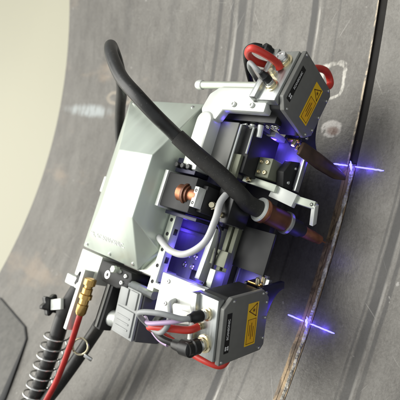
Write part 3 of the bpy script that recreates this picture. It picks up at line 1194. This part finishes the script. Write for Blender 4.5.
def hose(name, label, pts, r, material, cat='hose', M=None, n=14, group=None):
    P = [(M @ Vector(p)) if M is not None else Vector(p) for p in pts]
    root = empty(name, P[0])
    tag(root, label, cat, group)
    mb = MB()
    mb.tube([p - P[0] for p in P], r, n, 12)
    mb.build('tube', material, root)
    return root, P[0]


# pale hose in a bow over the drive plate
hose('pale_hose', 'light grey hose bowed over the blue lit recess of the carriage',
     [(-7.6, 12.8, 13.6), (-7.9, 11.6, 14.2), (-8.5, 9.4, 14.6), (-8.3, 7.2, 14.6), (-6.6, 5.2, 14.6), (-4.2, 4.9, 14.4), (-2.4, 5.3, 14.0), (-1.4, 5.4, 13.4)],
     0.36, 'light_grey_rubber', 'hose', MW)

# small fittings and wires over the torch slide
mb = MB()
mb.lathe((-2.8, 6.9, 13.2), (-2.8, 6.0, 14.4), [(0, 0.42), (0.35, 0.42), (0.4, 0.3), (0.9, 0.3), (0.95, 0.38), (1.3, 0.3)], 8)
mb.build('air_fitting', 'pale_gold', car)
mb = MB()
mb.lathe((-3.5, 5.3, 13.2), (-3.6, 5.1, 14.4), [(0, 0.34), (0.3, 0.34), (0.35, 0.22), (0.9, 0.22)], 6)
mb.build('air_fitting', 'pale_gold', car)
hose('sensor_wire', 'thin black wire sagging across the torch slide beside the dark sheet guard',
     [(-3.6, 5.1, 13.9), (-4.4, 4.8, 14.0), (-5.0, 5.6, 12.4), (-6.6, 6.4, 11.2), (-8.6, 6.6, 10.8), (-10.4, 6.2, 11.4), (-11.6, 5.8, 12.6)], 0.16, 'rubber', 'wire', MW, 10)

# ---- plumbing at the leading (upper) sensor, in its own frame
h = 6.5
r_, o_ = hose('red_hose', 'bright red hose arching over the top of the tilted leading sensor',
     [(0.6, 1.7, h + 0.4), (0.8, 1.75, h + 1.0), (0.5, 2.0, h + 2.5), (0.2, 2.8, h + 3.8), (0.3, 3.9, h + 2.9), (1.2, 4.6, h + 0.8), (2.6, 4.5, h - 1.6)],
     0.36, 'red_rubber', 'hose', MU)
r_, o_ = hose('grey_cable', 'thin grey cable curving into the gold socket of the leading sensor',
     [(-1.35, 1.8, h + 2.0), (-1.3, 2.1, h + 2.7), (-0.8, 3.0, h + 3.0), (-0.4, 4.0, h + 1.9), (0.1, 4.8, h + 0.6), (0.8, 5.8, h - 1.5)],
     0.22, 'grey_rubber', 'cable', MU)
mb = MB()
mb.lathe(MU @ Vector((-1.35, 1.65, h + 1.0)) - o_, MU @ Vector((-1.4, 1.8, h + 3)) - o_, [(0, 0.4), (0.1, 0.46), (0.8, 0.46), (0.9, 0.36), (1.4, 0.27)], 18)
mb.build('plug', 'black_plastic', r_)
r_, o_ = hose('black_cable', 'black right-angle plug with cable behind the red hose arch',
     [(2.4, 4.2, h + 1.6), (2.0, 4.7, h + 2.2), (1.5, 5.5, h + 1.9), (1.2, 6.6, h - 0.5), (1.2, 8.0, h - 4)],
     0.30, 'rubber', 'cable', MU)
mb = MB()
mb.lathe(MU @ Vector((2.5, 3.5, h - 0.4)) - o_, MU @ Vector((2.4, 4.25, h + 1.8)) - o_, [(0, 0.45), (0.1, 0.62), (1.2, 0.62), (1.4, 0.7), (1.9, 0.6), (2.0, 0.35)], 18)
mb.build('plug', 'black_plastic', r_)
hose('red_hose_loop', 'short red hose loop leaving the far side of the leading sensor',
     [(2.9, 1.2, 3.9), (4.2, 1.2, 2.7), (5.2, 1.3, 1.2), (5.5, 1.5, -0.1), (5.0, 1.4, -0.8), (4.2, 1.3, -0.4), (2.9, 1.2, 0.9)], 0.38, 'red_rubber', 'hose', MU)

# ---- plumbing at the trailing (lower) sensor
r_, o_ = hose('grey_cable', 'thick grey cable looping back from the upper socket of the trailing sensor',
     [(1.35, 1.75, h + 2.0), (1.3, 2.2, h + 3.0), (1.5, 3.8, h + 4.2), (0.8, 6.2, h + 4.6), (-0.6, 6.4, h + 3.4), (-0.9, 4.8, h + 3.2), (0.2, 3.6, h + 3.4), (1.0, 4.2, h + 2.6), (0.8, 6.6, h + 0.4), (0, 8.6, h - 3)],
     0.26, 'grey_rubber', 'cable', ML)
mb = MB()
mb.lathe(ML @ Vector((1.35, 1.75, h + 1.0)) - o_, ML @ Vector((1.35, 1.9, h + 3)) - o_, [(0, 0.46), (0.1, 0.54), (0.9, 0.54), (1.1, 0.42), (1.5, 0.36)], 18)
mb.build('plug', 'black_plastic', r_)
hose('lilac_cable', 'lilac cable running through the grey loop beside the trailing sensor',
     [(1.3, 1.9, h + 2.2), (0.9, 2.8, h + 3.3), (0.3, 4.4, h + 3.9), (-0.2, 5.8, h + 3.8), (-0.4, 7.2, h + 3.0), (-1.3, 7.8, h + 2.2), (-2.2, 6.0, h + 2.2), (-2.3, 4.6, h + 2.2)],
     0.22, 'lilac_rubber', 'cable', ML)
hose('red_hose', 'red hose from the middle nipple of the trailing sensor bending back under it',
     [(0, 2.3, h + 0.7), (-0.2, 2.6, h + 1.7), (-0.3, 4.0, h + 2.8), (-0.8, 6.0, h + 3.2), (-1.6, 7.0, h + 2.2), (-2.6, 6.4, h + 0.8), (-3.5, 4.0, h - 0.3), (-3.7, 1.8, h - 0.7), (-3.75, 0.8, h - 1.4), (-3.0, 0.8, h - 2.4)],
     0.36, 'red_rubber', 'hose', ML)
r_, o_ = hose('black_cable', 'black elbow plug and cable on the lower gold socket of the trailing sensor',
     [(-2.0, 4.2, h + 2.0), (-1.9, 5.4, h + 2.3), (-1.6, 6.8, h + 2.0), (-1.4, 8.2, h + 0.6), (-1.4, 9, h - 2)],
     0.34, 'rubber', 'cable', ML)
mb = MB()
mb.lathe(ML @ Vector((-1.55, 1.75, h + 1.1)) - o_, ML @ Vector((-1.6, 1.9, h + 3)) - o_, [(0, 0.6), (0.08, 0.75), (0.7, 0.75), (0.8, 0.62), (1.3, 0.62)], 18)
mb.lathe(ML @ Vector((-1.6, 1.5, h + 2.0)) - o_, ML @ Vector((-2.0, 4.0, h + 2.05)) - o_, [(0, 0.5), (0.15, 0.76), (1.3, 0.76), (1.4, 0.62), (2.4, 0.5)], 18)
mb.build('plug', 'black_plastic', r_)

# ================================================================== CONNECTOR BOX at the tail
cbx = empty('connector_box', W(-16.9, 15.6, 7.4), TILT)
tag(cbx, 'grey plastic connector box with pale moulded lid at the carriage tail', 'connector box')
mb = MB()
mb.prism([(-2.6, 0), (2.4, 0), (3.0, 1.2), (2.9, 4.9), (-2.9, 4.2), (-3.0, 0.6)], -2.1, 2.0, 'y', 0.2)
mb.build('box', 'dark_grey_plastic', cbx)
slope = Matrix.Translation(Vector((0, 0, 4.55))) @ Matrix.Rotation(-math.atan2(0.7, 5.8), 4, 'Y')
mb = MB()
mb.box(-2.9, 2.9, -1.9, 1.95, 0.05, 0.45, 0.12, slope)
lid = mb.build('lid', 'light_grey_plastic', cbx)
for x0, x1, y0, y1 in ((0.6, 2.6, -1.6, -0.1), (0.6, 2.6, 0.15, 1.65), (-2.6, 0.3, -1.6, 1.65)):
    mb = MB()
    mb.box(x0, x1, y0, y1, 0.45, 0.66, 0.1, slope)
    mb.build('lid_panel', 'light_grey_plastic', lid)
for k in range(3):
    mb = MB()
    mb.box(-2.0 + k * 0.65, -1.8 + k * 0.65, -1.1, 1.2, 0.66, 0.74, 0.04, slope)
    mb.build('lid_rib', 'light_grey_plastic', lid)
mb = MB()
mb.lathe((-1.5, 1.7, 3.5), (-2.2, 4.4, 3.6), [(0, 0.95), (0.9, 0.95), (0.95, 0.8), (1.6, 0.95), (1.7, 1.0), (2.4, 0.95), (2.5, 0.8)], 20)
mb.build('gland', 'white_aluminium', cbx)
mb = MB()
mb.box(2.3, 3.3, -2.6, 0.2, 3.4, 4.4, 0.1)
mb.build('latch', 'navy_flange', cbx)

# black control cable from the box, running off to the lower left
hose('control_cable', 'black control cable running from the connector box gland down past the spring',
     [W(-18.7, 18.4, 10.9), W(-19.6, 20.6, 11.0), W(-22.2, 22.9, 10.0), W(-26.6, 25.4, 9.4), W(-30.8, 27.2, 9.6), W(-35, 29.6, 9.4), W(-40, 32, 9)], 0.85, 'rubber', 'cable', None, 18)

# heavy cable with a steel anti-kink spring
hc = empty('supply_cable', W(-17.4, 26.6, 11.4))
tag(hc, 'heavy black supply cable inside a bright coil spring at lower left', 'cable')
off = W(-17.4, 26.6, 11.4)
pS = [(-15.2, 25.4, 11.6), (-17.4, 26.6, 11.4), (-21.5, 28.6, 11.2), (-26.0, 29.2, 10.8), (-31.6, 30.2, 10.3), (-36, 31.2, 9.8), (-42, 32.6, 9.0)]
mb = MB()
mb.tube([W(*p) - off for p in pS], 1.05, 20, 12)
mb.build('cable', 'rubber', hc)
mb = MB()
mb.lathe(W(-15.6, 25.6, 11.6) - off, W(-22.0, 28.7, 11.2) - off, [(0, 1.2), (0.1, 1.3), (6.6, 1.3), (7.0, 1.1)], 20)
mb.build('boot', 'charcoal_anodised', hc)
a_, b_ = W(-24.4, 29.0, 10.95), W(-42, 32.6, 9.2)
d_ = (b_ - a_)
u_ = d_.orthogonal().normalized()
v_ = d_.normalized().cross(u_)
sp = []
turns = 12
for i in range(turns * 20 + 1):
    t = i / (turns * 20)
    an = 2 * math.pi * turns * t
    sp.append(a_ + d_ * t + (u_ * math.cos(an) + v_ * math.sin(an)) * 1.65 - off)
mb = MB()
mb.tube(sp, 0.12, 8, 1)
mb.build('spring', 'steel_bright', hc)
# star knob on its clamp
mb = MB()
bar(mb, W(-20.0, 27.4, 12.9) - off, W(-21.0, 30.2, 12.4) - off, 1.4, 0.5)
mb.build('knob_clamp', 'white_aluminium', hc)
mb = MB()
k0 = W(-21.1, 30.4, 12.2) - off
kd = (W(-21.5, 32.0, 12.0) - W(-21.1, 30.4, 12.2)).normalized()
ku = kd.orthogonal().normalized()
kv = kd.cross(ku)
ring0, ring1 = [], []
pts = []
for k in range(48):
    an = 2 * math.pi * k / 48
    rr = 1.25 + 0.24 * math.cos(6 * an)
    pts.append((ku * math.cos(an) + kv * math.sin(an)) * rr)
lv = [(0.0, 0.82), (0.15, 1.0), (1.0, 1.0), (1.2, 0.85)]
rings = [[mb.bm.verts.new(k0 + kd * t + p * s_) for p in pts] for t, s_ in lv]
for A, B in zip(rings, rings[1:]):
    for k in range(48):
        mb.bm.faces.new((A[k], A[(k + 1) % 48], B[(k + 1) % 48], B[k]))
mb.bm.faces.new(rings[0][::-1])
mb.bm.faces.new(rings[-1])
mb.build('star_knob', 'black_plastic', hc)

# red gas hose with brass coupling
gh_, off = hose('gas_hose', 'dark red gas hose hanging from a brass coupling at lower left',
     [W(-19.2, 21.7, 13.9), W(-20.6, 21.8, 13.8), W(-24.0, 23.4, 12.6), W(-29.0, 25.0, 11.7), W(-32.5, 26.2, 11.5), W(-38, 29, 10.6)], 0.38, 'dark_red_rubber', 'hose', None, 16)
mb = MB()
a_, b_ = W(-15.0, 21.4, 14.2) - off, W(-19.8, 21.7, 13.9) - off
mb.lathe(a_, b_, [(0, 0.5), (0.1, 0.75), (0.8, 0.75), (0.85, 0.5), (1.2, 0.5), (1.25, 0.62), (1.9, 0.62), (2.0, 0.8), (2.5, 0.8), (2.55, 0.58), (3.2, 0.58), (3.3, 0.7), (4.3, 0.66), (4.6, 0.5)], 18)
mb.build('coupling', 'brass', gh_)

# split ring on the control cable
sr = empty('split_ring', W(-24.0, 23.2, 11.2))
tag(sr, 'bright steel split ring hanging beside the red gas hose', 'ring')
mb = MB()
ring = []
mf = frame((0, 0, 0), (1, 0.3, 0), (0, 0.8, 0.6))
for k in range(41):
    an = 2 * math.pi * k / 40
    ring.append(mf @ Vector((1.0 * math.cos(an), 1.0 * math.sin(an), 0.0)))
mb.tube(ring, 0.14, 8, 1)
mb.build('hoop', 'pale_gold', sr)
mb = MB()
bar(mb, mf @ Vector((-1.0, -0.6, 0.2)), mf @ Vector((-1.6, -1.6, 0.2)), 0.5, 0.2)
mb.build('tab', 'steel_bright', sr)
